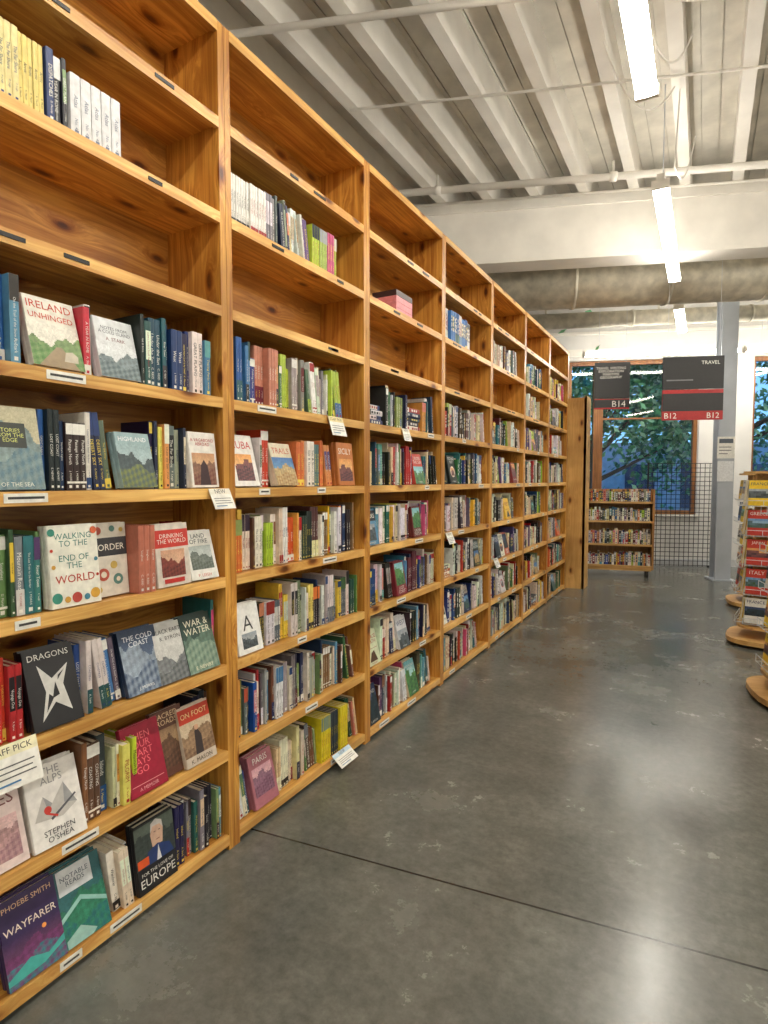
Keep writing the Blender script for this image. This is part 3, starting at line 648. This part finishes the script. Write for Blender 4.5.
# --- hanging signs
def sign(P, w, z0, z1, split, head, nums, top):
    e = empty('hanging_aisle_sign', P+Z3*z0); mb = MB(); O = V(0,0,0); H = z1-z0
    mb.obox(O, D2, N2, Z3, -w/2, w/2, -.012, .012, H*split+.006, H, c(26,26,28)); mb.obox(O, D2, N2, Z3, -w/2, w/2, -.012, .012, 0, H*split, c(176,28,30) )
    cover(mb, D2*(-w/2)-N2*.012, D2, Z3, -N2, w, H, head+nums)
    mb.done('panel', [PAPER], e)
    mb = MB()
    for a in (-w/2+.05, w/2-.05): mb.cyl(D2*a+Z3*H, D2*a+Z3*(top-z0), .003, 6)
    mb.done('wires', [GREY], e)
sign(V(-1.07,7.98,0), .43, 2.41, 3.0, .22, [('t','TRAVEL WRITING\nEXPLORATION\nMARITIME\nGEOGRAPHY',.46,.78,.84,.32,WHT)], [('r',0,0,1,.2,c(30,30,32)),('r',.0,.0,1,.03,c(190,30,30)),('t','B14',.7,.11,.4,.13,WHT)], 3.68)
sign(V(-.15,7.69,0), .66, 2.2, 2.93, .48, [('t','TRAVEL',.78,.9,.3,.06,WHT),('r',.06,.62,.5,.64,c(120,120,124))], [('r',0,.14,1,.42,c(36,34,36)),('t','B12',.14,.07,.2,.09,WHT),('t','B12',.84,.07,.2,.09,WHT)], 4.59)

# --- spinner racks
def rack(x, y, rot, H=1.56):
    e = empty('spinner_book_rack', (x, y, 0)); e.rotation_euler[2] = rot
    mb = MB()
    def rsq(h0, h1, r, k):
        pts = []
        for i in range(24):
            a = 2*math.pi*i/24; cx = abs(math.cos(a))**(2/k)*math.copysign(1, math.cos(a)); sy = abs(math.sin(a))**(2/k)*math.copysign(1, math.sin(a)); pts.append((cx*r, sy*r))
        mb.face([(p[0],p[1],h1) for p in pts]); mb.face([(p[0],p[1],h0) for p in reversed(pts)])
        for i in range(24):
            j = (i+1) % 24; mb.face([(*pts[i],h0),(*pts[j],h0),(*pts[j],h1),(*pts[i],h1)])
    rsq(.03, .07, .35, 3); rsq(.16, .185, .27, 3); rsq(H, H+.02, .25, 3)
    for i in range(4):
        a = math.pi/4+i*math.pi/2; mb.obox(V(0,0,0), V(math.cos(a),math.sin(a),0), V(-math.sin(a),math.cos(a),0), Z3, .03, .2, -.01, .01, .185, H)
    mb.done('plywood_frame', [PLY], e)
    mb = MB(); mb.cyl((0,0,0), (0,0,H), .02, 12)
    for i in range(4):
        a = math.pi/4+i*math.pi/2; mb.cyl((.26*math.cos(a)-.01,.26*math.sin(a),.018), (.26*math.cos(a)+.01,.26*math.sin(a),.018), .018, 10)
    for k in range(5):
        z = .21+k*.265
        for i in range(4):
            a = i*math.pi/2; o = V(math.cos(a),math.sin(a),0); w = V(-math.sin(a),math.cos(a),0)
            for zz in (0,.05): mb.cyl(o*.27-w*.2+Z3*(z+zz), o*.27+w*.2+Z3*(z+zz), .003, 6)
            for q in (-.2,-.07,.07,.2): mb.cyl(o*.27+w*q+Z3*z, o*.27+w*q+Z3*(z+.05), .0025, 6); mb.cyl(o*.27+w*q+Z3*z, o*.16+w*q+Z3*z, .0025, 6)
    mb.done('wire_pockets', [GREY], e)
    mb = MB()
    for k in range(5):
        z = .215+k*.265
        for i in range(4):
            a = i*math.pi/2; o = V(math.cos(a),math.sin(a),0); w = V(-math.sin(a),math.cos(a),0)
            for q in (-.2, .0):
                bg = random.choice([c(244,206,40),c(244,212,50),c(244,206,40),c(60,110,170),c(240,200,40),c(200,56,40),c(236,232,222)])
                ez = -o*.1+Z3*.995; O = o*.235+w*(q+.01)+Z3*z; exx = o.copy()
                add_book(mb, O-exx*.02, exx, w, ez, .02, .225, .17, bg)
                cover(mb, O, w, ez, exx, .17, .225, [('g',0,.3,1,.66,random.choice(PICS),6),('t',random.choice(['ITALY','SPAIN','FRANCE','GREECE','JAPAN']),.5,.86,.8,.14,c(30,40,90) if lum(bg) > .35 else WHT)])
                add_book(mb, O-exx*.045, exx, w, ez, .02, .215, .17, bg)
    mb.done('guidebooks', [PAPER], e)
rack(.62, 8.15, .1); rack(.57, 6.32, -.15); rack(.66, 4.72, .2)

# --- outside: trees, building, ground
leafm, nt, b = mat('dusk_foliage'); L = nt.links
at = N(nt, 'ShaderNodeAttribute', attribute_name='Col'); L.new(at.outputs['Color'], b.inputs['Base Color']); b.inputs['Roughness'].default_value = .5
def tree(x, y, h, seed):
    random.seed(seed); e = empty('street_tree', (x, y, -.3)); mb = MB()
    mb.cyl((0,0,0), (0.05,0,h*.45), .14, 10, r2=.1)
    tips = []
    for i in range(11):
        a = R()*6.28; z = h*(.3+.2*R()); T = V(math.cos(a)*(.8+R()), math.sin(a)*(.8+R()), z+h*(.05+.4*R())); mb.cyl((0.03,0,z), T, .06, 6, r2=.02); tips.append(T)
    mb.done('trunk', [simple('bark_%d' % seed, (80,68,56), .9)], e)
    mb = MB()
    for i in range(5000):
        T = random.choice(tips); P = T+V(random.gauss(0,.6), random.gauss(0,.6), random.gauss(0,.56))
        u = V(R()-.5,R()-.5,R()-.5).normalized()*.085; w = u.orthogonal().normalized()*.05
        g = random.choice([(96,170,120),(130,200,150),(70,136,110),(170,222,180),(76,140,84)])
        mb.face([P-u, P+w, P+u, P-w], c(*g))
    mb.done('foliage', [leafm], e)
tree(-2.3, 13.6, 5.6, 3); tree(.6, 14.6, 6.0, 4); tree(3.2, 15.6, 5.6, 5); tree(-4.2, 15.4, 6.4, 6)
random.seed(9)
mb = MB(); O = P0+N2*9; mb.obox(O, D2, N2, Z3, -9, 12, 0, 4, -.3, 2.7)
for k in range(12):
    mb.obox(O, D2, N2, Z3, -8.5+k*1.7, -7.6+k*1.7, -.03, 0, .6, 2.0, m=1)
mb.done('building_across_street', [simple('stucco', (176,190,204), .8), simple('dark_glass', (60,80,105), .2)])
mb = MB(); mb.obox(P0+N2*.3, D2, N2, Z3, -12, 15, 0, 14, -.4, -.3); mb.done('street_ground', [simple('asphalt', (84,90,98), .9)])

# world
w = bpy.data.worlds.new('dusk_sky'); scene.world = w; w.use_nodes = True; nt = w.node_tree
bg = nt.nodes['Background']; tc = N(nt, 'ShaderNodeTexCoord'); sp = N(nt, 'ShaderNodeSeparateXYZ'); nt.links.new(tc.outputs['Generated'], sp.inputs[0])
r = ramp(nt, [(.0, lin((120,172,214))), (.5, lin((90,144,204)))]); nt.links.new(sp.outputs['Z'], r.inputs[0]); nt.links.new(r.outputs[0], bg.inputs[0]); bg.inputs[1].default_value = 2.3

# camera
th = math.atan(320/580); ph = math.atan(32/580)
cam = bpy.data.cameras.new('camera'); co = bpy.data.objects.new('camera', cam); scene.collection.objects.link(co)
cam.sensor_fit = 'VERTICAL'; cam.sensor_height = 36; cam.sensor_width = 27; cam.lens = 580/1024*36; cam.clip_start = .05
co.location = (0,0,1.502)
fw = V(-math.sin(th)*math.cos(ph), math.cos(th)*math.cos(ph), -math.sin(ph)); co.rotation_euler = fw.to_track_quat('-Z','Y').to_euler()
scene.camera = co
